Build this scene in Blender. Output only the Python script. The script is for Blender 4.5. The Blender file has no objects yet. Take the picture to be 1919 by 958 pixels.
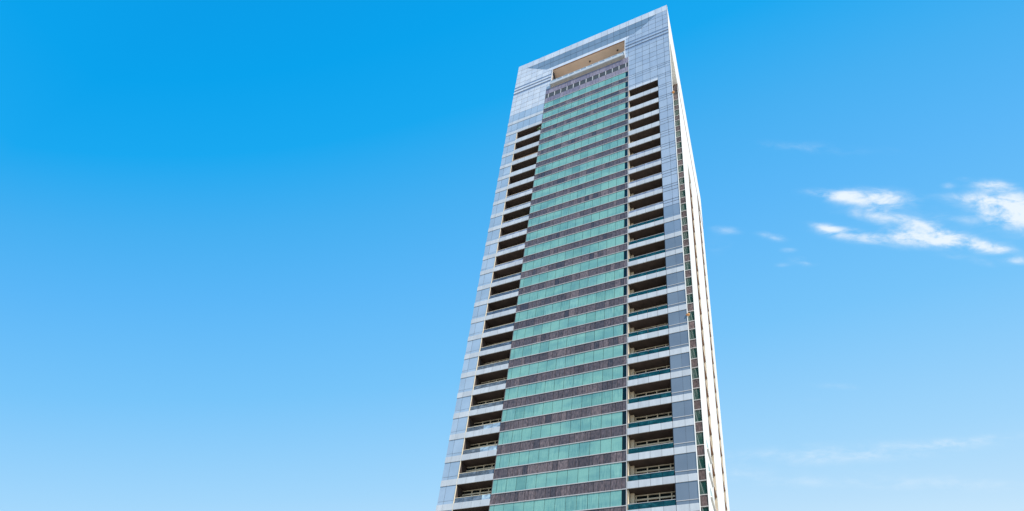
import bpy, bmesh, math, random
from mathutils import Matrix, Vector, noise
random.seed(7)
scn = bpy.context.scene
COL = scn.collection
R = math.radians

# ------------------------------------------------------------------ camera
cam_d = bpy.data.cameras.new("camera"); cam = bpy.data.objects.new("camera", cam_d); COL.objects.link(cam)
YAW, PITCH, ROLL = -0.4635656, 0.5334858, 0.1167541
fw = Vector((math.sin(YAW)*math.cos(PITCH), math.cos(YAW)*math.cos(PITCH), math.sin(PITCH)))
rt0 = Vector((math.cos(YAW), -math.sin(YAW), 0)); up0 = rt0.cross(fw)
rt = math.cos(ROLL)*rt0 + math.sin(ROLL)*up0
up = -math.sin(ROLL)*rt0 + math.cos(ROLL)*up0
CX, CY, CZ = 13.6496, -54.3723, 1.6
m = Matrix(((rt.x, up.x, -fw.x, CX), (rt.y, up.y, -fw.y, CY), (rt.z, up.z, -fw.z, CZ), (0, 0, 0, 1)))
cam.matrix_world = m
cam_d.sensor_width = 36; cam_d.lens = 1133.578/1919*36; cam_d.shift_y = (907.725-479)/1919
cam_d.clip_end = 20000
scn.camera = cam
F_PX, PPX, PPY = 1133.578, 959.5, 907.725

# ------------------------------------------------------------------ exposure, sun, sky
scn.view_settings.view_transform = 'Standard'; scn.view_settings.look = 'None'
scn.view_settings.gamma = 1; scn.view_settings.exposure = 0.55
SUN_EL, SUN_AZ = R(48), R(-27)          # azimuth measured from +x towards +y
sdir = Vector((math.cos(SUN_EL)*math.cos(SUN_AZ), math.cos(SUN_EL)*math.sin(SUN_AZ), math.sin(SUN_EL)))
sl = bpy.data.lights.new("sun", 'SUN'); sl.energy = 4.2; sl.angle = R(0.5); sl.color = (1.0, 0.95, 0.87)
so = bpy.data.objects.new("sun", sl); COL.objects.link(so)
so.rotation_euler = sdir.to_track_quat('Z', 'Y').to_euler(); so.location = (60, -40, 160)

w = bpy.data.worlds.new("World"); scn.world = w; w.use_nodes = True
NT = w.node_tree; NT.nodes.clear()
def wn(t, **k):
    n = NT.nodes.new(t)
    for a, b in k.items(): setattr(n, a, b)
    return n
def wl(a, b): NT.links.new(a, b)
def wmath(op, a, b=None, c=None, clamp=False):
    n = wn('ShaderNodeMath', operation=op, use_clamp=clamp)
    for i, v in enumerate((a, b, c)):
        if v is None: continue
        if isinstance(v, (int, float)): n.inputs[i].default_value = v
        else: wl(v, n.inputs[i])
    return n.outputs[0]
tc = wn('ShaderNodeTexCoord'); DIR = tc.outputs['Generated']
sky = wn('ShaderNodeTexSky', sky_type='NISHITA', sun_disc=False, sun_elevation=SUN_EL,
         sun_rotation=math.pi/2 - SUN_AZ, altitude=0, air_density=1.0, dust_density=0.6, ozone_density=2.0)
sep = wn('ShaderNodeSeparateXYZ'); wl(DIR, sep.inputs[0])
ramp = wn('ShaderNodeValToRGB')          # colour grading of the sky by height above the horizon
el = ramp.color_ramp; el.interpolation = 'LINEAR'
STOPS = [(0.0, (0, .205, .53)), (.075, (0, .225, .555)), (.175, (0, .252, .59)), (.25, (.005, .273, .61)), (.345, (.042, .302, .62)),
         (.44, (.072, .330, .65)), (.61, (.128, .388, .665)), (.83, (.25, .470, .675)), (.95, (.34, .519, .675)), (1.0, (.39, .55, .68))]
while len(el.elements) < len(STOPS): el.elements.new(0.5)
for e_, (p_, c_) in zip(el.elements, STOPS): e_.position = p_; e_.color = (*c_, 1)
# height above the horizon, paling gently towards the far side (+y)
ysky = wmath('MAXIMUM', sep.outputs['Y'], 0.12); zsky = wmath('MAXIMUM', sep.outputs['Z'], 0.0)
tsky = wmath('ADD', wmath('MULTIPLY', zsky, -168.4), wmath('MULTIPLY', wmath('MULTIPLY', zsky, zsky), 73.2))
tsky = wmath('ADD', wmath('ADD', tsky, wmath('MULTIPLY', ysky, 55.0)), 241.5-150)
wl(wmath('DIVIDE', tsky, 80, clamp=True), ramp.inputs[0])
# the graded colour takes most of the weight, the physical sky gives its sun-side brightening
mixs = wn('ShaderNodeMixRGB', blend_type='MIX'); mixs.inputs[0].default_value = 0.97
skm = wn('ShaderNodeMixRGB', blend_type='MULTIPLY'); skm.inputs[0].default_value = 1
wl(sky.outputs[0], skm.inputs[1]); skm.inputs[2].default_value = (.10, .10, .10, 1)
wl(skm.outputs[0], mixs.inputs[1]); wl(ramp.outputs[0], mixs.inputs[2])

def dotn(v):
    n = wn('ShaderNodeVectorMath', operation='DOT_PRODUCT'); wl(DIR, n.inputs[0]); n.inputs[1].default_value = v
    return n.outputs['Value']
df = wmath('MAXIMUM', dotn(fw), 0.05)
sx = wmath('DIVIDE', dotn(rt), df); sy = wmath('DIVIDE', dotn(up), df)
comb = wn('ShaderNodeCombineXYZ'); wl(sx, comb.inputs[0]); wl(wmath('MULTIPLY', sy, 2.6), comb.inputs[1])
nz = wn('ShaderNodeTexNoise'); nz.inputs['Scale'].default_value = 17; nz.inputs['Detail'].default_value = 12
nz.inputs['Roughness'].default_value = 0.62; nz.inputs['Distortion'].default_value = 0.35
wl(comb.outputs[0], nz.inputs['Vector'])
# clouds: fixed directions on the sky: (x, y, rx, ry, tilt degrees, density)
CL = [(1645,373,66,17,-3,1.45),(1572,366,34,10,0,.95),(1600,441,68,13,-10,1.1),(1556,430,30,8,-14,.7),(1735,441,64,20,-8,1.4),(1808,455,66,12,-10,1.15),
      (1866,466,36,9,-8,.8),(1885,382,70,26,-6,1.2),(1900,408,60,30,-4,.95),(1862,347,40,9,-6,.95),(1810,372,60,9,-4,.5),(1446,443,26,8,-12,.75),
      (1505,490,25,8,-10,.68),(1362,431,26,8,-6,.5),(1635,405,62,11,-6,.6),(1700,412,70,9,-14,.55),(1690,446,40,10,-6,.6),(1780,408,50,9,-10,.35),(1910,489,30,7,-5,.85),
      (1478,469,16,5,0,.5),(1466,497,16,5,0,.4),(1520,277,150,13,-3,.32),(1775,347,14,6,0,.42),(1802,335,12,5,0,.35),(1530,362,40,9,-5,.3),
      (1560,724,50,7,-3,.38),(1545,850,240,20,3,.46),(1700,846,180,14,5,.28),(1760,905,240,16,-2,.42),(1480,905,160,12,-2,.28),(1820,825,150,9,6,.34),
      (1830,490,60,8,-12,.34),(1520,748,24,6,0,.3),(1345,460,40,22,0,.22),(1390,885,70,10,2,.25)]
tot = None
for (px, py, rx, ry, tl, dn) in CL:
    cx_, cy_ = (px-PPX)/F_PX, (PPY-py)/F_PX
    c_, s_ = math.cos(R(tl)), math.sin(R(tl))
    a = wmath('SUBTRACT', sx, cx_); b = wmath('SUBTRACT', sy, cy_)
    u_ = wmath('ADD', wmath('MULTIPLY', a, c_*F_PX/rx), wmath('MULTIPLY', b, s_*F_PX/rx))
    v_ = wmath('ADD', wmath('MULTIPLY', a, -s_*F_PX/ry), wmath('MULTIPLY', b, c_*F_PX/ry))
    d2 = wmath('ADD', wmath('MULTIPLY', u_, u_), wmath('MULTIPLY', v_, v_))
    g = wmath('MULTIPLY', wmath('POWER', 2.718, wmath('MULTIPLY', d2, -0.95)), dn)
    tot = g if tot is None else wmath('ADD', tot, g)
cl = wmath('MULTIPLY', tot, wmath('ADD', wmath('MULTIPLY', wmath('SUBTRACT', nz.outputs['Fac'], 0.5), 5.0), 1.15))
mr = wn('ShaderNodeMapRange', interpolation_type='SMOOTHSTEP'); wl(cl, mr.inputs[0])
mr.inputs[1].default_value = 0.06; mr.inputs[2].default_value = 2.3
front = wmath('GREATER_THAN', dotn(fw), 0.1)
mixc = wn('ShaderNodeMixRGB'); wl(wmath('MULTIPLY', wmath('MULTIPLY', mr.outputs[0], front), .93), mixc.inputs[0])
wl(mixs.outputs[0], mixc.inputs[1]); mixc.inputs[2].default_value = (.60, .655, .70, 1)
wg = wn('ShaderNodeMixRGB', blend_type='MULTIPLY'); wg.inputs[0].default_value = 1
wl(mixc.outputs[0], wg.inputs[1]); wg.inputs[2].default_value = (10, 10, 10, 1)
bg = wn('ShaderNodeBackground'); bg.inputs['Strength'].default_value = 0.1
wl(wg.outputs[0], bg.inputs['Color'])
wo = wn('ShaderNodeOutputWorld'); wl(bg.outputs[0], wo.inputs['Surface'])

# ------------------------------------------------------------------ materials
def newmat(name):
    mt = bpy.data.materials.new(name); mt.use_nodes = True
    nt = mt.node_tree; b = nt.nodes['Principled BSDF']
    return mt, nt, b
def rnd_value(nt):
    g = nt.nodes.new('ShaderNodeNewGeometry'); o = nt.nodes.new('ShaderNodeObjectInfo')
    a = nt.nodes.new('ShaderNodeMath'); a.operation = 'ADD'
    nt.links.new(g.outputs['Random Per Island'], a.inputs[0]); nt.links.new(o.outputs['Random'], a.inputs[1])
    f = nt.nodes.new('ShaderNodeMath'); f.operation = 'FRACT'; nt.links.new(a.outputs[0], f.inputs[0])
    return f.outputs[0], g.outputs['Position']
def ramp_(nt, src, stops):
    r = nt.nodes.new('ShaderNodeValToRGB'); r.color_ramp.interpolation = 'LINEAR'
    while len(r.color_ramp.elements) < len(stops): r.color_ramp.elements.new(.5)
    for e, (p, c) in zip(r.color_ramp.elements, stops): e.position = p; e.color = (*c, 1)
    nt.links.new(src, r.inputs[0]); return r.outputs[0]
def noise_(nt, pos, scale, detail=4, stretch=(1, 1, 1), rough=.55):
    mp = nt.nodes.new('ShaderNodeMapping'); mp.inputs['Scale'].default_value = stretch; nt.links.new(pos, mp.inputs[0])
    n = nt.nodes.new('ShaderNodeTexNoise'); n.inputs['Scale'].default_value = scale
    n.inputs['Detail'].default_value = detail; n.inputs['Roughness'].default_value = rough
    nt.links.new(mp.outputs[0], n.inputs['Vector']); return n.outputs['Fac']
def mul(nt, a, b, fac=1.0, mode='MULTIPLY'):
    x = nt.nodes.new('ShaderNodeMixRGB'); x.blend_type = mode; x.inputs[0].default_value = fac
    nt.links.new(a, x.inputs[1])
    if isinstance(b, tuple): x.inputs[2].default_value = (*b, 1)
    else: nt.links.new(b, x.inputs[2])
    return x.outputs[0]
def surface(name, stops, rough=.5, spec=.5, ns=None, nlo=.85, nhi=1.12, stretch=(1, 1, 1), metal=0, coat=0, bump=0, detail=4):
    """colour picked per piece from stops, then modulated by world-space noise"""
    mt, nt, b = newmat(name)
    rv, pos = rnd_value(nt)
    c = ramp_(nt, rv, stops)
    if ns:
        n = noise_(nt, pos, ns, detail, stretch)
        c = mul(nt, c, ramp_(nt, n, [(.3, (nlo,)*3), (.7, (nhi,)*3)]))
        if bump:
            bp = nt.nodes.new('ShaderNodeBump'); bp.inputs['Strength'].default_value = bump; bp.inputs['Distance'].default_value = .02
            nt.links.new(n, bp.inputs['Height']); nt.links.new(bp.outputs[0], b.inputs['Normal'])
    nt.links.new(c, b.inputs['Base Color'])
    b.inputs['Roughness'].default_value = rough; b.inputs['Specular IOR Level'].default_value = spec
    b.inputs['Metallic'].default_value = metal; b.inputs['Coat Weight'].default_value = coat; b.inputs['Coat Roughness'].default_value = .05
    return mt
def railglass(name, tint, refl, pale, palefac):
    mt = bpy.data.materials.new(name); mt.use_nodes = True; nt = mt.node_tree; nt.nodes.clear()
    o = nt.nodes.new('ShaderNodeOutputMaterial'); t = nt.nodes.new('ShaderNodeBsdfTransparent'); t.inputs[0].default_value = (*tint, 1)
    d = nt.nodes.new('ShaderNodeBsdfDiffuse'); d.inputs[0].default_value = (*pale, 1)
    gp = nt.nodes.new('ShaderNodeNewGeometry'); nn = noise_(nt, gp.outputs['Position'], 1.3, 4, (1, 1, 1.6))
    nt.links.new(ramp_(nt, nn, [(.35, tuple(c*.55 for c in pale)), (.55, pale), (.72, tuple(min(1, c*1.8+.02) for c in pale))]), d.inputs[0])  # mottled reflections painted as noise in the diffuse colour
    m1 = nt.nodes.new('ShaderNodeMixShader'); m1.inputs[0].default_value = palefac
    nt.links.new(t.outputs[0], m1.inputs[1]); nt.links.new(d.outputs[0], m1.inputs[2])
    g = nt.nodes.new('ShaderNodeBsdfGlossy'); g.inputs['Roughness'].default_value = .03; g.inputs[0].default_value = (.9, .95, 1, 1)
    fr = nt.nodes.new('ShaderNodeFresnel'); fr.inputs[0].default_value = refl
    m2 = nt.nodes.new('ShaderNodeMixShader'); nt.links.new(fr.outputs[0], m2.inputs[0])
    nt.links.new(m1.outputs[0], m2.inputs[1]); nt.links.new(g.outputs[0], m2.inputs[2]); nt.links.new(m2.outputs[0], o.inputs[0])
    return mt

M = {}
M['stone'] = surface('dark_granite', [(0, (.066, .045, .044)), (.3, (.125, .086, .083)), (.55, (.090, .064, .065)), (.8, (.165, .115, .108)), (1, (.052, .038, .041))],
                     rough=.36, spec=.55, coat=.08, ns=2.6, nlo=.45, nhi=1.8, stretch=(2.4, 2.4, .75), bump=.25, detail=8)
def green_glass():
    mt, nt, b = newmat('green_glass')
    rv, pos = rnd_value(nt)
    c = ramp_(nt, rv, [(0, (.165, .355, .315)), (.08, (.212, .435, .378)), (.6, (.228, .455, .395)), (.88, (.215, .435, .38)), (.95, (.17, .36, .33)), (1, (.25, .485, .43))])
    # drawn blinds behind the glass: soft vertical folds, present only in places
    st = noise_(nt, pos, 5.5, 3, (1.6, 1, .10), .65)
    big = noise_(nt, pos, .16, 2, (1, 1, 1.4))
    fold = ramp_(nt, st, [(.36, (.55, .68, .75)), (.5, (.96, .97, .98)), (.66, (1.28, 1.17, 1.14))])
    x = nt.nodes.new('ShaderNodeMixRGB'); x.blend_type = 'MULTIPLY'
    nt.links.new(ramp_(nt, big, [(.42, (.12,)*3), (.62, (.85,)*3)]), x.inputs[0]); nt.links.new(c, x.inputs[1]); nt.links.new(fold, x.inputs[2])
    patch = ramp_(nt, noise_(nt, pos, .33, 3, (.8, 1, 1.7)), [(.32, (.70, .78, .86)), (.6, (1.06, 1.04, 1.03))])
    c2 = mul(nt, x.outputs[0], patch)
    nt.links.new(c2, b.inputs['Base Color'])
    b.inputs['Roughness'].default_value = .12; b.inputs['Specular IOR Level'].default_value = .35
    return mt
M['green'] = green_glass()
M['stone_sheen'] = surface('sky_sheen_granite', [(0, (.20, .165, .215)), (.5, (.25, .205, .255)), (1, (.30, .245, .29))], rough=.4, spec=.5, ns=2.6, nlo=.7, nhi=1.35, stretch=(2.4, 2.4, .75), detail=8)  # granite of the top rows, lavender sky sheen put into its colour
M['jamb'] = surface('ochre_render', [(0, (.72, .60, .44)), (1, (.75, .63, .47))], rough=.85, ns=.8, nlo=.8, nhi=1.08)
M['bevel_shaded'] = surface('shaded_bevel_glass', [(0, (.20, .275, .37)), (.5, (.225, .30, .40)), (1, (.25, .325, .43))], rough=.2, spec=.5, ns=.35, nlo=.93, nhi=1.06)  # darker base colour carries the shade of the downward-tilted facets
M['dark_glass'] = surface('dark_glass', [(0, (.003, .007, .009)), (1, (.007, .013, .015))], rough=.05, spec=.34)
M['strip_glass'] = surface('side_green_glass', [(0, (.012, .055, .048)), (1, (.022, .075, .064))], rough=.04, spec=1.0, coat=1.0)
M['bright_white'] = surface('bright_white_paint', [(0, (.87, .85, .82)), (1, (.88, .86, .83))], rough=.7)
M['teal_matte'] = surface('grey_green_glass', [(0, (.16, .24, .24)), (.5, (.30, .40, .40)), (1, (.45, .52, .52))], rough=.6, spec=.1, ns=1.5, nlo=.6, nhi=1.3)
M['louvre'] = surface('dark_louvre', [(0, (.055, .050, .045)), (1, (.075, .068, .060))], rough=.5, ns=3)
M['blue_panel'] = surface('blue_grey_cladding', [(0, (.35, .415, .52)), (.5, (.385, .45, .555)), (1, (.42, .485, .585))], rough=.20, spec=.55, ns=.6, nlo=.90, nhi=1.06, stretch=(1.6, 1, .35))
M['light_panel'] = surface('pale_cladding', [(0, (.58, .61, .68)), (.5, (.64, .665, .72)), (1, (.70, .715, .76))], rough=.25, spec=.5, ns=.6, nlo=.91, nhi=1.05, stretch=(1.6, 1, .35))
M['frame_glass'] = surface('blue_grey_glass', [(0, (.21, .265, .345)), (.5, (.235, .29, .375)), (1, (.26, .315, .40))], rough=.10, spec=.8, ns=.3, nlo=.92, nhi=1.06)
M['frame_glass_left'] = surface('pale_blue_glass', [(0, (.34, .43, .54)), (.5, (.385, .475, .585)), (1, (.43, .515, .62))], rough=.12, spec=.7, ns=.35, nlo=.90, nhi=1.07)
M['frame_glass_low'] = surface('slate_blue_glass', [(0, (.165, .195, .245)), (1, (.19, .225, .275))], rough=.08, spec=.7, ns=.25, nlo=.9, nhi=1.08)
M['groove'] = surface('blue_recess', [(0, (.20, .26, .38)), (1, (.22, .28, .40))], rough=.3)
M['white'] = surface('white_spandrel', [(0, (.54, .545, .565)), (.5, (.59, .595, .61)), (1, (.64, .64, .655))], rough=.32, ns=.9, nlo=.89, nhi=1.04, stretch=(2.5, 1, .5))
M['plaster'] = surface('white_plaster', [(0, (.69, .675, .65)), (1, (.70, .685, .66))], rough=.8, ns=.5, nlo=.84, nhi=1.06, stretch=(1, 1, .15))
M['cream'] = surface('cream_plaster', [(0, (.74, .60, .43)), (1, (.76, .62, .45))], rough=.8, ns=.6, nlo=.9, nhi=1.05)
M['trim'] = surface('cream_frame', [(0, (.80, .68, .51)), (1, (.84, .72, .54))], rough=.45)
M['mullion'] = surface('pale_aluminium', [(0, (.52, .49, .48)), (1, (.57, .54, .53))], rough=.35)
M['soffit'] = surface('brown_soffit', [(0, (.055, .038, .033)), (1, (.085, .060, .052))], rough=.75, ns=1.2, nlo=.75, nhi=1.2)
M['terrace'] = surface('beige_render', [(0, (.74, .59, .47)), (1, (.76, .61, .49))], rough=.85, ns=.25, nlo=.86, nhi=1.06)
M['core'] = surface('dark_backing', [(0, (.05, .055, .065)), (1, (.06, .065, .075))], rough=.6)
M['copper'] = surface('copper_coping', [(0, (.55, .33, .17)), (1, (.6, .36, .2))], rough=.5)
M['brown'] = surface('brown_trim_and_shadow', [(0, (.26, .14, .09)), (1, (.30, .17, .11))], rough=.7)  # brown for trim, also for shadow painted under crown and side spandrels
M['orange'] = surface('orange_lamp_housing', [(0, (.8, .36, .12)), (1, (.85, .4, .14))], rough=.4)
M['leaf'] = surface('leaf_green', [(0, (.035, .085, .012)), (.5, (.07, .14, .02)), (1, (.10, .17, .035))], rough=.5)
M['pot'] = surface('white_pot', [(0, (.7, .68, .64)), (1, (.72, .7, .66))], rough=.5)
M['rail_teal'] = railglass('teal_railing_glass', (.05, .26, .28), 1.45, (.012, .10, .115), .55)
M['rail_pale'] = railglass('pale_railing_glass', (.45, .52, .60), 1.55, (.22, .27, .36), .42)
M['rail_sheen'] = railglass('sky_pale_railing_glass', (.45, .5, .6), 1.6, (.30, .33, .43), .85)  # pale sky reflection put into the railing's diffuse colour
M['rail_clear'] = railglass('clear_railing_glass', (.60, .66, .70), 1.5, (.30, .34, .39), .46)
M['rail_blue'] = railglass('light_blue_railing_glass', (.4, .5, .6), 1.5, (.42, .55, .68), .85)
M['ground'] = surface('paving', [(0, (.38, .33, .26)), (1, (.38, .33, .26))], rough=.9, ns=.05, nlo=.8, nhi=1.15)
M['asphalt'] = surface('asphalt', [(0, (.05, .05, .052)), (1, (.05, .05, .052))], rough=.9, ns=.3)

# ------------------------------------------------------------------ mesh helpers
Z0 = 115.5                      # local floor datum -> height above ground
def mesh_from(bm, name, mats):
    me = bpy.data.meshes.new(name)
    bm.normal_update(); bm.to_mesh(me); bm.free()
    for k in mats: me.materials.append(M[k])
    return me
def box(bm, x0, x1, y0, y1, z0, z1, mi=0):
    v = [bm.verts.new(p) for p in ((x0,y0,z0),(x1,y0,z0),(x1,y1,z0),(x0,y1,z0),(x0,y0,z1),(x1,y0,z1),(x1,y1,z1),(x0,y1,z1))]
    for q in ((0,3,2,1),(4,5,6,7),(0,1,5,4),(1,2,6,5),(2,3,7,6),(3,0,4,7)):
        f = bm.faces.new([v[i] for i in q]); f.material_index = mi
def link(name, me, loc=(0, 0, 0), parent=None, rot=None):
    o = bpy.data.objects.new(name, me); COL.objects.link(o)
    o.location = loc
    if rot: o.rotation_euler = rot
    if parent is not None: o.parent = parent
    return o
CACHE = {}
def panel_mesh(name, wx, wy, wz, mat):
    k = (name, round(wx, 3), round(wy, 3), round(wz, 3), mat)
    if k not in CACHE:
        bm = bmesh.new(); box(bm, -wx/2, wx/2, -wy/2, wy/2, -wz/2, wz/2); CACHE[k] = mesh_from(bm, name, [mat])
    return CACHE[k]
def panel(name, x0, x1, y0, y1, z0, z1, mat, parent, org=(0, 0, 0), tilt=0.0):
    """one cladding piece as an object of its own (shared mesh); org = parent's own location; z without Z0"""
    me = panel_mesh(name, x1-x0, y1-y0, z1-z0, mat)
    rot = (random.uniform(-tilt, tilt), 0, random.uniform(-tilt, tilt)) if tilt else None
    return link(name, me, ((x0+x1)/2-org[0], (y0+y1)/2-org[1], (z0+z1)/2+Z0-org[2]), parent, rot)
def boxes(name, lst, mats, parent=None, org=(0, 0, 0)):
    bm = bmesh.new()
    for b in lst:
        mi = b[6] if len(b) > 6 else 0
        box(bm, b[0]-org[0], b[1]-org[0], b[2]-org[1], b[3]-org[1], b[4]+Z0-org[2], b[5]+Z0-org[2], mi)
    return link(name, mesh_from(bm, name, mats), org if parent is None else (0, 0, 0), parent)

# ------------------------------------------------------------------ ground
bm = bmesh.new(); n_ = 40
for i in range(-n_, n_+1):
    pass
v = [bm.verts.new(p) for p in ((-6000,-6000,0),(6000,-6000,0),(6000,6000,0),(-6000,6000,0))]; bm.faces.new(v)
g = link('ground', mesh_from(bm, 'ground', ['ground'])); g['kind'] = 'structure'
bm = bmesh.new(); v = [bm.verts.new(p) for p in ((-400,-90,.004),(400,-90,.004),(400,-66,.004),(-400,-66,.004))]; bm.faces.new(v)
g = link('road', mesh_from(bm, 'road', ['asphalt'])); g['kind'] = 'structure'

# ------------------------------------------------------------------ the tower
XL, XA, XB, XD, XW = -23.35, -21.05, -16.07, 5.10, 7.35
XWALL = 7.335; YG, YB = 8.9, 42.2; ZTOP = 26.1; NF = 27
T = bpy.data.objects.new('apartment_tower', None); COL.objects.link(T); T.location = (0, 0, 0)
T['label'] = 'tall apartment tower with green glass bay, dark stone bands and stacked balconies'
T['category'] = 'tower'
ZB = -3.5*(NF+1)

# core volumes behind the cladding
boxes('core_wall', [(XB, 0, .12, 8.0, ZB, 11.9),                                  # bay
                    (XL+.05, XA, .12, 1.2, ZB, 0.0), (XD, XW-.05, .12, .48, ZB, 0.0),     # frame pillars
                    (XL+.05, -16.0, .12, .9, 0.06, 18.8), (-0.0, XW-.05, .12, .48, 0.06, 18.8),
                    (XL+.05, -16.0, 1.12, 8, 0.06, 26.0), (-0.0, XW-.05, 1.12, 1.17, 18.8, 26.0), (-15.9, -.1, 1.12, 1.3, 19.2, 25.9),
                    (0.0, XD, .5, 8.0, 0.06, 18.5), (-15.9, -.1, 1.3, 3.6, 19.2, 25.9),
                    (XL+.05, XD+.05, 1.75, YG+2, ZB, -.05), (XL+.3, XD, YG+2, YB, ZB, 11.5)], ['core'], T)
boxes('podium', [(XL+.1, XW-.1, 0.3, YB, -Z0+.0, ZB)], ['plaster'], T)

# --- bay: stone bands and green glass rows
def split_mod(x0, x1, rng):
    r = rng.random()
    if x1-x0 < .8: return [(x0, x1)]
    if r < .30: return [(x0, x1)]
    if r < .80: mid = (x0+x1)/2; return [(x0, mid), (mid, x1)]
    t = (x1-x0)/3; c = rng.choice((1, 2)); return [(x0, x0+t*c), (x0+t*c, x1)]
MODS = [(XB, -15.5)] + [(-15.5+1.25*i, -15.5+1.25*(i+1)) for i in range(12)] + [(-.5, 0)]
rng = random.Random(3)
stone_n = pane_n = 0
far_stone, far_pane = [], []
def head(n): return {-2: 6.75, -1: 3.3, 0: -.1}.get(n, -3.5*n)
def sill(n): return {-2: 4.75, -1: 1.3}.get(n, -3.5*n-2.03)
for n in range(NF, -3, -1):
    # window row n
    h, s = head(n), sill(n)
    for j, (x0, x1) in enumerate(MODS):
        if j == 13:
            panel('end_pane', x0+.03, x1-.05, .01, .05, s+.05, h-.05, 'dark_glass', T, tilt=.002); continue
        if pane_n < 295:
            panel('green_window_pane', x0+.022, x1-.022, 0.0, .04, s+.05, h-.05, 'green', T, tilt=.004); pane_n += 1
        else: far_pane.append((x0+.022, x1-.022, 0, .04, s+.05, h-.05))
    # stone band above row n : from head(n) up to sill(n-1)
    top = sill(n-1) if n > -2 else 8.5
    rows = [(h+.05, top-.05)]
    if n == -2: rows.append((9.95, 11.9))
    for z0, z1 in rows:
        for x0, x1 in MODS:
            for a, b in split_mod(x0, x1, rng):
                yy = -rng.uniform(0, .012)
                if n == -2: panel('stone_panel', a+.02, b-.02, yy, .05, z0, z1, 'stone_sheen', T); continue
                if stone_n < 230:
                    panel('stone_panel', a+.02, b-.02, yy, .05, z0, z1, 'stone', T); stone_n += 1
                else: far_stone.append((a+.02, b-.02, yy, .05, z0, z1))
    panel('horizontal_mullion', XB, -.02, -.06, .04, h-.045, h+.045, 'mullion', T)
    panel('horizontal_mullion', XB, -.02, -.06, .04, s-.045, s+.045, 'mullion', T)
o = boxes('stone_panel_field', far_stone, ['stone'], T); o['kind'] = 'stuff'
if far_pane:
    o = boxes('green_window_pane_field', far_pane, ['green'], T); o['kind'] = 'stuff'
# plant-room windows under the terrace ledge
for j, (x0, x1) in enumerate(MODS):
    panel('louvre_window', x0+.02, x1-.02, .03, .06, 8.5, 9.92, 'louvre', T)
for x in [m_[0] for m_ in MODS[1:]]:
    panel('window_pier', x-.07, x+.07, -.02, .06, 8.5, 9.95, 'mullion', T)
# edge trims
panel('edge_trim', -.03, .03, -.05, .3, ZB, 11.9, 'mullion', T)
panel('edge_trim', XA-.035, XA+.045, -.04, .3, ZB, -.02, 'trim', T)
panel('edge_trim', XB-.04, XB+.02, -.03, .2, ZB, 11.9, 'stone', T)
panel('corner_trim', XW-.03, XW+.02, -.05, .50, ZB, 14.36, 'plaster', T)

# --- frame pillars: panes, spandrels
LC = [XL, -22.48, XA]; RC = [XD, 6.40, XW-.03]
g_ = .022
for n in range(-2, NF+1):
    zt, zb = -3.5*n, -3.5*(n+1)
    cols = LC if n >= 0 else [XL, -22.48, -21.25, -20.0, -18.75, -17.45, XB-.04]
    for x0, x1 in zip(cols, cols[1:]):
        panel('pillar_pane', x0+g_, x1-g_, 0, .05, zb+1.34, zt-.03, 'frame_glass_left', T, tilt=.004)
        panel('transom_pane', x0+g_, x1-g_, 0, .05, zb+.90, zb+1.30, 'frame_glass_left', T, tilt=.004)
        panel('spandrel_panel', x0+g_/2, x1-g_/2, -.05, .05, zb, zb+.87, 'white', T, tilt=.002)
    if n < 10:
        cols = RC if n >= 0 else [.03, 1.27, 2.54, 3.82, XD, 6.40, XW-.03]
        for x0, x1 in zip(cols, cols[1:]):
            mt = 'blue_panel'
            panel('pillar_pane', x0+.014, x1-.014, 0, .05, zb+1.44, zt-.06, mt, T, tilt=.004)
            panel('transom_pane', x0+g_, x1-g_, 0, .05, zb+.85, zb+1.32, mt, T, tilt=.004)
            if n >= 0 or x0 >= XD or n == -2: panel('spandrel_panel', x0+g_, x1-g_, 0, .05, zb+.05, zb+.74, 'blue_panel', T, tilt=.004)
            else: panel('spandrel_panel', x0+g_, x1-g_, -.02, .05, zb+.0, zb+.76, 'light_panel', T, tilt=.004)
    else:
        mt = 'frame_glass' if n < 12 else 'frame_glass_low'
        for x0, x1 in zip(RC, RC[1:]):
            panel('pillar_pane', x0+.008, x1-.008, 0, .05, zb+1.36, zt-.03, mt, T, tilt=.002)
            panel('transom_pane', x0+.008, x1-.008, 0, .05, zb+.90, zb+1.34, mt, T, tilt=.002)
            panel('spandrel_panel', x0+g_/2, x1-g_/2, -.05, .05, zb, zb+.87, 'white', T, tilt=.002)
        if n >= 12: panel('transom_bar', XD, XW-.05, -.03, .03, zb+1.30, zb+1.38, 'mullion', T)

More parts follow.
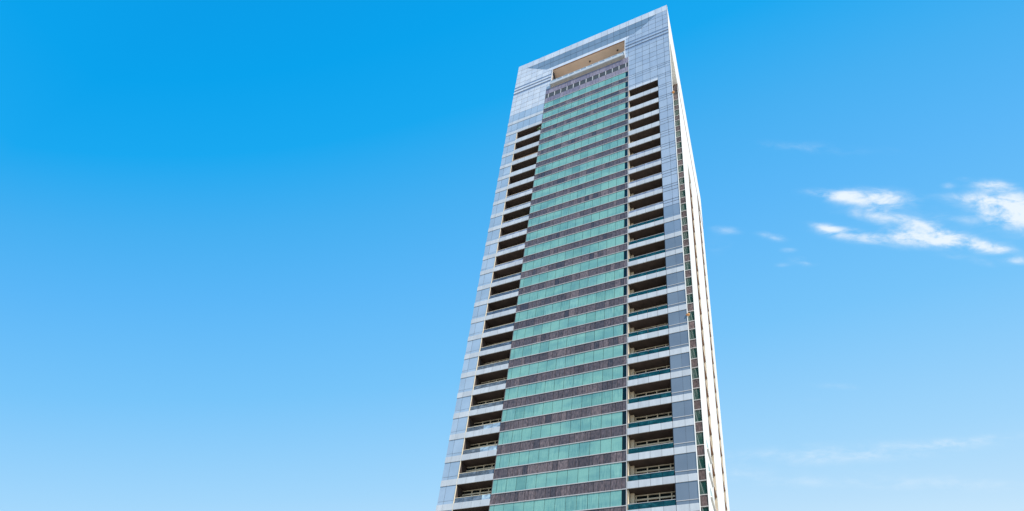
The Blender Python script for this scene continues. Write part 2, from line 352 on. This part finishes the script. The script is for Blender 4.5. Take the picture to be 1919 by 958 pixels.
# --- balconies
def balcony(x0, x1, k, side):
    zt, zb = -3.5*k, -3.5*(k+1)           # ceiling above, floor slab below
    org = ((x0+x1)/2, .8, zb+Z0)
    ph = .88 if k >= 5 else 1.18
    parts = [(x0, x1, .05, 1.75, zb+.02, zb+.22, 0)]
    b = boxes('balcony', parts, ['soffit'], None, org); b.parent = T
    def sub(name, *a, **kw): return panel(name, *a, b, org, **kw)
    for i in range(4):
        a0 = x0+(x1-x0)*i/4; a1 = x0+(x1-x0)*(i+1)/4
        sub('parapet_panel', a0+.014, a1-.014, -.05, .05, zb, zb+ph, 'white', tilt=.002)
    if side == 'L': rm = 'rail_sheen' if k < 11 else ('rail_pale' if k < 16 else 'rail_clear')
    else: rm = 'rail_sheen' if k < 10 else 'rail_teal'
    if k >= 5:
        rh = .72 if (side == 'L' or k >= 10) else .55
        if side == 'L' and k < 11: rh = .5
        q = 4
        off = .35 if side == 'R' and k >= 10 else 0
        for i in range(q):
            a0 = x0+(x1-x0)*i/q; a1 = x0+(x1-x0)*(i+1)/q
            m2 = rm
            if side == 'L' and k >= 19 and i >= 2: m2 = 'rail_blue' if random.random() < .6 else rm  # light blue panes: bright reflections put into the glass colour
            sub('railing_pane', a0+.02, a1-.02, .06, .075, zb+ph-.04, zb+ph+rh, m2)
        sub('handrail', x0, x1, .04, .10, zb+ph+rh, zb+ph+rh+.05, 'trim' if side == 'L' else 'mullion')
        if side == 'L' and k >= 11:
            for i in range(1, 5):
                a0 = x0+(x1-x0)*i/4-.06
                sub('railing_post', a0-.025, a0+.025, .08, .13, zb+ph, zb+ph+rh, 'mullion')
    # back wall: doors, frame
    yb = 1.62
    fx = [x0, x0+.62] + [x0+.62+1.25*i for i in range(1, 4)] + [x1] if side == 'R' else [x0] + [x0+1.15*i+.2 for i in range(1, 4)] + [x1-.35, x1]
    bars = [(x0, x1, yb-.10, yb+.02, zt-.13, zt-.05), (x0, x1, yb-.12, yb+.02, zt-.72, zt-.54)]
    for x in fx[1:-1]: bars.append((x-.05, x+.05, yb-.13, yb+.02, zb+.22, zt-.05))
    f = boxes('window_frame', bars, ['trim'], b, org); 
    for a0, a1 in zip(fx, fx[1:]):
        sub('door_pane', a0+.05, a1-.05, yb, yb+.03, zb+.22, zt-.72, 'dark_glass', tilt=.006)
    sub('upper_window', x0, x1, yb+.01, yb+.04, zt-.54, zt-.13, 'dark_glass')
    if side == 'R':
        sub('side_wall', x0+.05, x0+.09, .05, 1.6, zb+.22, zt-.0, 'cream')
        sub('column', x0+.12, x0+.52, 1.05, 1.5, zb+.22, zt-.0, 'cream')
        sub('right_wall', x1-.06, x1-.02, .06, 1.6, zb+.22, zt-.02, 'soffit')
    else:
        sub('side_wall', x0+.02, x0+.06, .06, 1.6, zb+.22, zt-.02, 'trim' if k < 0 else 'soffit')
        sub('right_wall', x1-.06, x1-.02, .05, 1.6, zb+.22, zt-.02, 'soffit')
    if side == 'L' and k == 2:
        sub('coping', x0, x1, -.08, .12, zb+ph, zb+ph+.09, 'copper')
    return b
for k in range(0, NF):
    balcony(XA+.05, XB-.05, k, 'L')
    balcony(.06, XD-.02, k, 'R')
for x0, x1 in ((XA, XB-.04), (0.05, XD)):
    panel('top_soffit', x0, x1, .06, 1.75, -.0, .05, 'soffit', T)

# --- crown cladding grid with the bevelled head of the opening
def clip(poly, a, b, c):          # keep a*x+b*z+c >= 0
    out = []
    for i in range(len(poly)):
        p, q = poly[i], poly[(i+1) % len(poly)]
        dp, dq = a*p[0]+b*p[1]+c, a*q[0]+b*q[1]+c
        if dp >= 0: out.append(p)
        if dp*dq < 0:
            t = dp/(dp-dq); out.append((p[0]+t*(q[0]-p[0]), p[1]+t*(q[1]-p[1])))
    return out
def area(p): return abs(sum(p[i][0]*p[(i+1) % len(p)][1]-p[(i+1) % len(p)][0]*p[i][1] for i in range(len(p))))/2
def poly_panel(name, poly, yfun, mat, parent, th=.05):
    if len(poly) < 3 or area(poly) < .02: return
    if sum(poly[i][0]*poly[(i+1) % len(poly)][1]-poly[(i+1) % len(poly)][0]*poly[i][1] for i in range(len(poly))) < 0: poly = poly[::-1]
    cx = sum(p[0] for p in poly)/len(poly); cz = sum(p[1] for p in poly)/len(poly); cy = yfun(cx, cz)
    bm = bmesh.new()
    a = [bm.verts.new((x-cx, yfun(x, z)-cy, z-cz)) for x, z in poly]
    b = [bm.verts.new((x-cx, yfun(x, z)-cy+th, z-cz)) for x, z in poly]
    bm.faces.new(a); bm.faces.new(b[::-1])
    for i in range(len(a)):
        j = (i+1) % len(a); bm.faces.new((a[j], a[i], b[i], b[j]))
    o = link(name, mesh_from(bm, name, [mat]), (cx, cy, cz+Z0), parent)
    return o
ZA, ZM, ZC = 24.0, 20.8, 18.9; DEP = .34
LA, LM, LCc = -21.3, -17.7, -15.4
RA, RM, RCc = 5.35, 2.3, -.6
def yfac(x, z):
    if z >= ZM: return DEP*(ZA-z)/(ZA-ZM)
    return DEP*(z-ZC)/(ZM-ZC)
def halfplane(p, q):   # line p->q, positive side to the right of upward direction handled by sign test
    a = q[1]-p[1]; b = p[0]-q[0]; c = -(a*p[0]+b*p[1]); return a, b, c
def in_left(poly, z_hi):
    p, q = ((LA, ZA), (LM, ZM)) if z_hi else ((LM, ZM), (LCc, ZC))
    a, b, c = halfplane(p, q); s = 1 if a*(-8)+b*21+c > 0 else -1
    return (s*a, s*b, s*c)
def in_right(poly, z_hi):
    p, q = ((RA, ZA), (RM, ZM)) if z_hi else ((RM, ZM), (RCc, ZC))
    a, b, c = halfplane(p, q); s = 1 if a*(-8)+b*21+c > 0 else -1
    return (s*a, s*b, s*c)
XC = [XL, -22.48, -21.25, -20.0, -18.75, -17.45, XB, -15.5] + [-15.5+1.25*i for i in range(1, 13)] + [0, 1.27, 2.54, 3.82, 5.10, 6.40, XW-.02]
ZR = [26.1, 24.0, 22.45, 20.8, 18.9, 17.45]
gg = .018
def crown_cell(x0, x1, z0, z1):
    poly = [(x0+gg, z0+.055), (x1-gg, z0+.055), (x1-gg, z1-.055), (x0+gg, z1-.055)]
    mid = (x0+x1)/2
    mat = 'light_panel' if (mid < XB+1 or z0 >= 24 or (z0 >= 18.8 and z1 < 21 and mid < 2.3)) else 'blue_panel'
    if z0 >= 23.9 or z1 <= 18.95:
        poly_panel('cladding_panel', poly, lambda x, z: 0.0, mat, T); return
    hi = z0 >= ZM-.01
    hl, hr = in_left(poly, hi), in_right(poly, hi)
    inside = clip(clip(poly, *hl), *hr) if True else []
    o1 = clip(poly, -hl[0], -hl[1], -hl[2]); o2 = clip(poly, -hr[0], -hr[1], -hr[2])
    im = 'bevel_shaded' if hi else ('light_panel' if mid < .3 else 'blue_panel')  # upper facet's shade and lower facet's sky brightness put into panel colours
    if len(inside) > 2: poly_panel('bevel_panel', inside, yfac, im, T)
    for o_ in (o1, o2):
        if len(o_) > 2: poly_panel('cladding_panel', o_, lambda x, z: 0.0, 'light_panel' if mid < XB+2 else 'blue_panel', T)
for x0, x1 in zip(XC, XC[1:]):
    for z1, z0 in zip(ZR, ZR[1:]):
        if z1 < 18.95 and -15.5 < (x0+x1)/2 < -.4: continue
        if z1 < 18.95 and x1-x0 < .7 and x0 > -1: crown_cell(x0-.14, x1, z0, z1); continue
        crown_cell(x0, x1, z0, z1)
# bevel end caps and backing
for (A, Mm, C) in (((LA, ZA), (LM, ZM), (LCc, ZC)), ((RA, ZA), (RM, ZM), (RCc, ZC))):
    bm = bmesh.new()
    a = bm.verts.new((A[0], 0.01, A[1]+Z0)); b = bm.verts.new((Mm[0], 0.01, Mm[1]+Z0)); c = bm.verts.new((Mm[0], DEP, Mm[1]+Z0)); d = bm.verts.new((C[0], 0.01, C[1]+Z0))
    bm.faces.new((a, b, c)); bm.faces.new((b, d, c))
    link('bevel_cheek', mesh_from(bm, 'bevel_cheek', ['light_panel']), (0, 0, 0), T)
bm = bmesh.new()
pts = [(LA, .08, ZA), (RA, .08, ZA), (RM, DEP+.09, ZM), (LM, DEP+.09, ZM)]; bm.faces.new([bm.verts.new((x, y, z+Z0)) for x, y, z in pts])
pts = [(LM, DEP+.09, ZM), (RM, DEP+.09, ZM), (RCc, .08, ZC), (LCc, .08, ZC)]; bm.faces.new([bm.verts.new((x, y, z+Z0)) for x, y, z in pts])
link('bevel_backing', mesh_from(bm, 'bevel_backing', ['core']), (0, 0, 0), T)

# side columns of the crown: three grooves then the small-panel field
left_cols = XC[:7]; right_cols = XC[20:]
for cols, mt in ((left_cols, 'light_panel'), (right_cols, 'blue_panel')):
    inner = (cols[-1], cols[-1]+.76) if mt == 'light_panel' else (cols[0]-.68, cols[0])
    for z1, z0 in ((17.45, 16.85), (16.3, 15.72), (15.15, 14.55)):
        panel('groove_liner', min(cols[0], inner[0])+.01, max(cols[-1], inner[1])-.01, .03, .08, z0-.02, z1+.02, 'groove', T)
    cc = list(zip(cols, cols[1:])) + [inner]
    for x0, x1 in cc:
        for z1, z0 in ((16.85, 16.3), (15.72, 15.15)):
            panel('groove_rib', x0+g_, x1-g_, -.05, .05, z0, z1, mt, T, tilt=.003)
    for z1, z0 in ((14.55, 13.45), (13.45, 11.85), (11.85, 10.1), (10.1, 8.5), (8.5, 7.0)):
        for x0, x1 in cc:
            if (x0, x1) == inner and z1 < 12: continue
            zz0 = z0
            panel('cladding_panel', x0+.02, x1-.02, 0, .05, zz0+.055, z1-.055, mt, T, tilt=.004)
# opening reveals, terrace, ledge
boxes('terrace_shell', [(-15.35, -.62, .1, 15, 12.0, 12.3, 0),             # floor
                        (-15.9, -15.36, .12, 15, 12.3, 18.9, 0), (-.62, -.12, .12, 15, 12.3, 18.9, 0),
                        (-15.36, -.62, 3.4, 3.9, 18.86, 26.0, 0), (-15.35, -.62, 15, 15.5, 12.0, 24.0, 0),  # floor depth and back wall belong to an added, unseen sun court
                        (-15.36, -.62, .10, 3.4, 18.78, 19.1, 0)], ['terrace'], T)
boxes('bounce_court_wall', [(-15.9, -15.40, 3.9, 15, 18.9, 24, 0), (-.58, -.1, 3.9, 15, 18.9, 25.0, 0)], ['terrace'], T)  # unseen walls of an open court, added to bounce sun onto the soffit
for i in range(5):
    panel('reveal_fin', -15.36, -15.18, .5+i*.55, .75+i*.55, 12.3, 18.77, 'core', T)
panel('head_trim', -15.4, -.6, -.01, .12, 18.76, 18.88, 'brown', T)
panel('ceiling_light', -2.6, -2.3, 1.0, 1.25, 18.66, 18.775, 'louvre', T)
panel('ceiling_light', -8.1, -7.8, 1.0, 1.25, 18.66, 18.775, 'louvre', T)
panel('jamb_trim', -15.40, -15.24, -.07, .14, 12.0, 18.9, 'white', T)
panel('jamb_trim', -.74, -.62, -.07, .14, 12.0, 18.9, 'white', T)
panel('terrace_ledge', -15.24, -.74, -.45, .2, 12.35, 13.05, 'white', T)
for i in range(12):
    a0 = -15.2+i*1.205
    panel('terrace_rail_pane', a0+.10, a0+1.105, -.38, -.34, 13.06, 13.55, 'rail_blue', T)
    panel('terrace_rail_post', a0-.10, a0+.10, -.42, -.30, 13.05, 13.6, 'white', T)
panel('terrace_rail_post', -.84, -.62, -.45, -.07, 12.30, 13.75, 'white', T)
panel('terrace_handrail', -15.2, -.75, -.42, -.32, 13.56, 13.66, 'white', T)
# top coping
panel('roof_coping', XL+.02, XW, .012, 1.3, 25.99, 26.1, 'plaster', T)

# --- right side: crown band, notch with the stone and glass strip, plastered wall with recessed bays
ZS = 14.4
boxes('crown_side_band', [(XW-.6, XW, .5, YB+.5, ZS+.25, ZTOP, 0), (XW-.0+.001, XW+.02, .1, .5, ZS, ZTOP, 0)], ['plaster'], T)
boxes('notch_soffit', [(5.1, XW-.02, .51, YG+.3, ZS, ZS+.24)], ['bright_white'], T)
panel('crown_shadow_line', XWALL-.02, XWALL+.06, YG-.02, YB+.1, ZS-.42, ZS-.005, 'brown', T)  # brown strip drawn as the shadow under the crown's overhang
boxes('crown_block', [(-.1, XW-.6, 15.5, YB, ZS, 25.5, 0), (XL+.1, -15.9, 8, YB, 11.5, 25.5, 0), (-15.9, -.1, 15.5, YB, 11.5, 24, 0)], ['plaster'], T)
panel('lintel', 5.2, XWALL-.035, YG-.05, YG+.1, ZS-.35, ZS-.03, 'brown', T)
panel('notch_wall', 5.16, 5.2, .5, YG, ZB, ZS, 'strip_glass', T)
for n in range(-4, NF):
    panel('rear_balcony_slab', 5.2, 6.2, .6, YG-.1, -3.5*n-.2, -3.5*n+.45, 'bright_white', T)
zs = 14.05
panel('strip_stone_panel', 6.0, XWALL-.035, YG-.03, YG+.05, 12.25, zs, 'stone', T)
panel('strip_louvre', 6.0, XWALL-.035, YG+.01, YG+.05, 10.75, 12.2, 'louvre', T)
for k in range(0, 30):
    h = 8.85-3.5*k
    if h-2 < ZB: break
    panel('strip_stone_panel', 6.0, XWALL-.035, YG-.03, YG+.05, h+.05, h+1.52 if k else h+1.85, 'stone', T)
    panel('strip_window_pane', 6.0, XWALL-.035, YG, YG+.04, h-1.9, h-.05, 'strip_glass', T, tilt=.006)
    panel('strip_mullion', 6.0, XWALL-.035, YG-.09, YG+.05, h-.05, h+.05, 'mullion', T)
    panel('strip_mullion', 6.0, XWALL-.035, YG-.09, YG+.05, h-2.0, h-1.9, 'mullion', T)
boxes('strip_backing', [(5.2, XWALL-.05, YG+.06, YG+.5, ZB, ZS)], ['core'], T)
# plastered wall: three piers
Y1a, Y1b, Y2a, Y2b = 16.3, 20.7, 32.6, 37.2
for y0, y1 in ((YG+.0, Y1a), (Y1b, Y2a), (Y2b, YB)):
    if y0 == YG: boxes('side_pier', [(XWALL-.03, XWALL, YG-.1, y1, ZB, ZS-.03), (5.6, XWALL-.03, YG+.5, y1, ZB, ZS-.03)], ['plaster'], T)
    else: panel('side_pier', 5.6, XWALL, y0, y1, ZB, ZS-.03, 'plaster', T)
for (ya, yb_, ns) in ((Y1a, Y1b, 1), (Y2a, Y2b, -3)):
    panel('recess_back', 6.0, 6.05, ya, yb_, ZB, ZS-.03, 'jamb', T)
    for n in range(ns, NF+1):
        zb = -3.5*n
        panel('side_spandrel', 6.05, XWALL-.42, ya, yb_, zb-.75, zb+.2, 'plaster', T)
        panel('recess_soffit', 6.1, XWALL-.03, ya+.03, yb_-.03, zb-.86, zb-.752, 'brown', T)  # brown plate carries the shadow wedge under the spandrel in its colour
        panel('side_window', 6.051, 6.09, ya+.5, yb_-.5, zb-3.2, zb-.95, 'dark_glass', T)
        panel('jamb_lining', 6.1, XWALL-.04, yb_-.03, yb_-.002, zb-3.28, zb-.77, 'jamb', T)
        panel('jamb_lining', 6.1, XWALL-.04, ya+.002, ya+.03, zb-3.28, zb-.77, 'jamb', T)
    if ns == 1: panel('side_pier', 5.6, XWALL, ya, yb_, -3.5*ns+3.75, ZS-.03, 'plaster', T)
for n in range(19, NF):
    for ya, yb_ in (((11.6, 14.6),) if n < 22 else ((11.6, 14.6), (24.5, 27.5))):
        zb = -3.5*n
        panel('flush_window', XWALL-.02, XWALL+.02, ya, yb_, zb-2.4, zb-.9, 'teal_matte', T)
        panel('window_ledge', XWALL+.001, XWALL+.22, ya-.3, yb_+.3, zb-2.62, zb-2.45, 'plaster', T)

# small lamps on the corner
for z_, nm in ((-5.8, 'corner_lamp'), (-57.0, 'corner_lamp')):
    bm = bmesh.new()
    bmesh.ops.create_icosphere(bm, subdivisions=2, radius=.22)
    bmesh.ops.scale(bm, vec=(1, 1, .7), verts=bm.verts)
    box(bm, -.25, -.05, -.08, .08, -.06, .06)
    link('corner_lamp', mesh_from(bm, 'corner_lamp', ['orange']), (XW+.12, -.02, z_+Z0), T)

# ------------------------------------------------------------------ potted plants (things)
def plant(x, y, z, h, label, seed, spread=.45, pot=True):
    rg = random.Random(seed)
    e = bpy.data.objects.new('potted_shrub', None); COL.objects.link(e); e.location = (x, y, z+Z0)
    e['label'] = label; e['category'] = 'plant'; e['group'] = 'potted shrubs on the balconies'
    bm = bmesh.new()
    r_ = bmesh.ops.create_cone(bm, cap_ends=True, segments=16, radius1=.17, radius2=.24, depth=.42)
    bmesh.ops.translate(bm, verts=bm.verts, vec=(0, 0, .21))
    bmesh.ops.create_cone(bm, cap_ends=True, segments=16, radius1=.26, radius2=.26, depth=.05, matrix=Matrix.Translation((0, 0, .43)))
    link('pot', mesh_from(bm, 'pot', ['pot']), (0, 0, 0), e)
    bm = bmesh.new()
    for i in range(5):
        ax, ay = rg.uniform(-.12, .12), rg.uniform(-.12, .12)
        v0 = [bm.verts.new((math.cos(t)*.02, math.sin(t)*.02, .4)) for t in (0, 2.1, 4.2)]
        v1 = [bm.verts.new((ax*2+math.cos(t)*.008, ay*2+math.sin(t)*.008, .4+h*.7)) for t in (0, 2.1, 4.2)]
        for a in range(3): bm.faces.new((v0[a], v0[(a+1) % 3], v1[(a+1) % 3], v1[a]))
    link('stem', mesh_from(bm, 'stem', ['leaf']), (0, 0, 0), e)
    bm = bmesh.new()
    for i in range(420):
        t = rg.random(); rr = spread*math.sqrt(rg.random())*(.55+.6*math.sin(math.pi*min(1, t*.9+.1)))
        an = rg.uniform(0, 6.283); c = Vector((rr*math.cos(an), rr*math.sin(an), .45+h*t))
        d = Vector((rg.uniform(-1, 1), rg.uniform(-1, 1), rg.uniform(-.2, 1))).normalized()
        s_ = d.cross(Vector((rg.uniform(-1, 1), rg.uniform(-1, 1), .3))).normalized()
        L_ = rg.uniform(.10, .2)
        vs = [bm.verts.new(c), bm.verts.new(c+d*L_*.5+s_*L_*.25), bm.verts.new(c+d*L_), bm.verts.new(c+d*L_*.5-s_*L_*.25)]
        bm.faces.new(vs)
    o = link('foliage', mesh_from(bm, 'foliage', ['leaf']), (0, 0, 0), e); o['kind'] = 'stuff'
plant(-16.45, .30, -3.28+.95, 1.0, 'bushy green shrub in a white pot on the topmost left balcony, the tallest plant', 1)
plant(-20.6, .38, -3.5*8+.7, .5, 'small shrub at the left end of a left-hand balcony, lower than the tall one', 2, .3)
plant(.42, .38, -3.5*9+.6, .6, 'green shrub beside the bay on a right-hand balcony', 3, .3)

# ------------------------------------------------------------------ render settings
scn.render.engine = 'CYCLES'
scn.cycles.max_bounces = 6; scn.cycles.diffuse_bounces = 3; scn.cycles.glossy_bounces = 4; scn.cycles.transparent_max_bounces = 8
scn.render.film_transparent = False
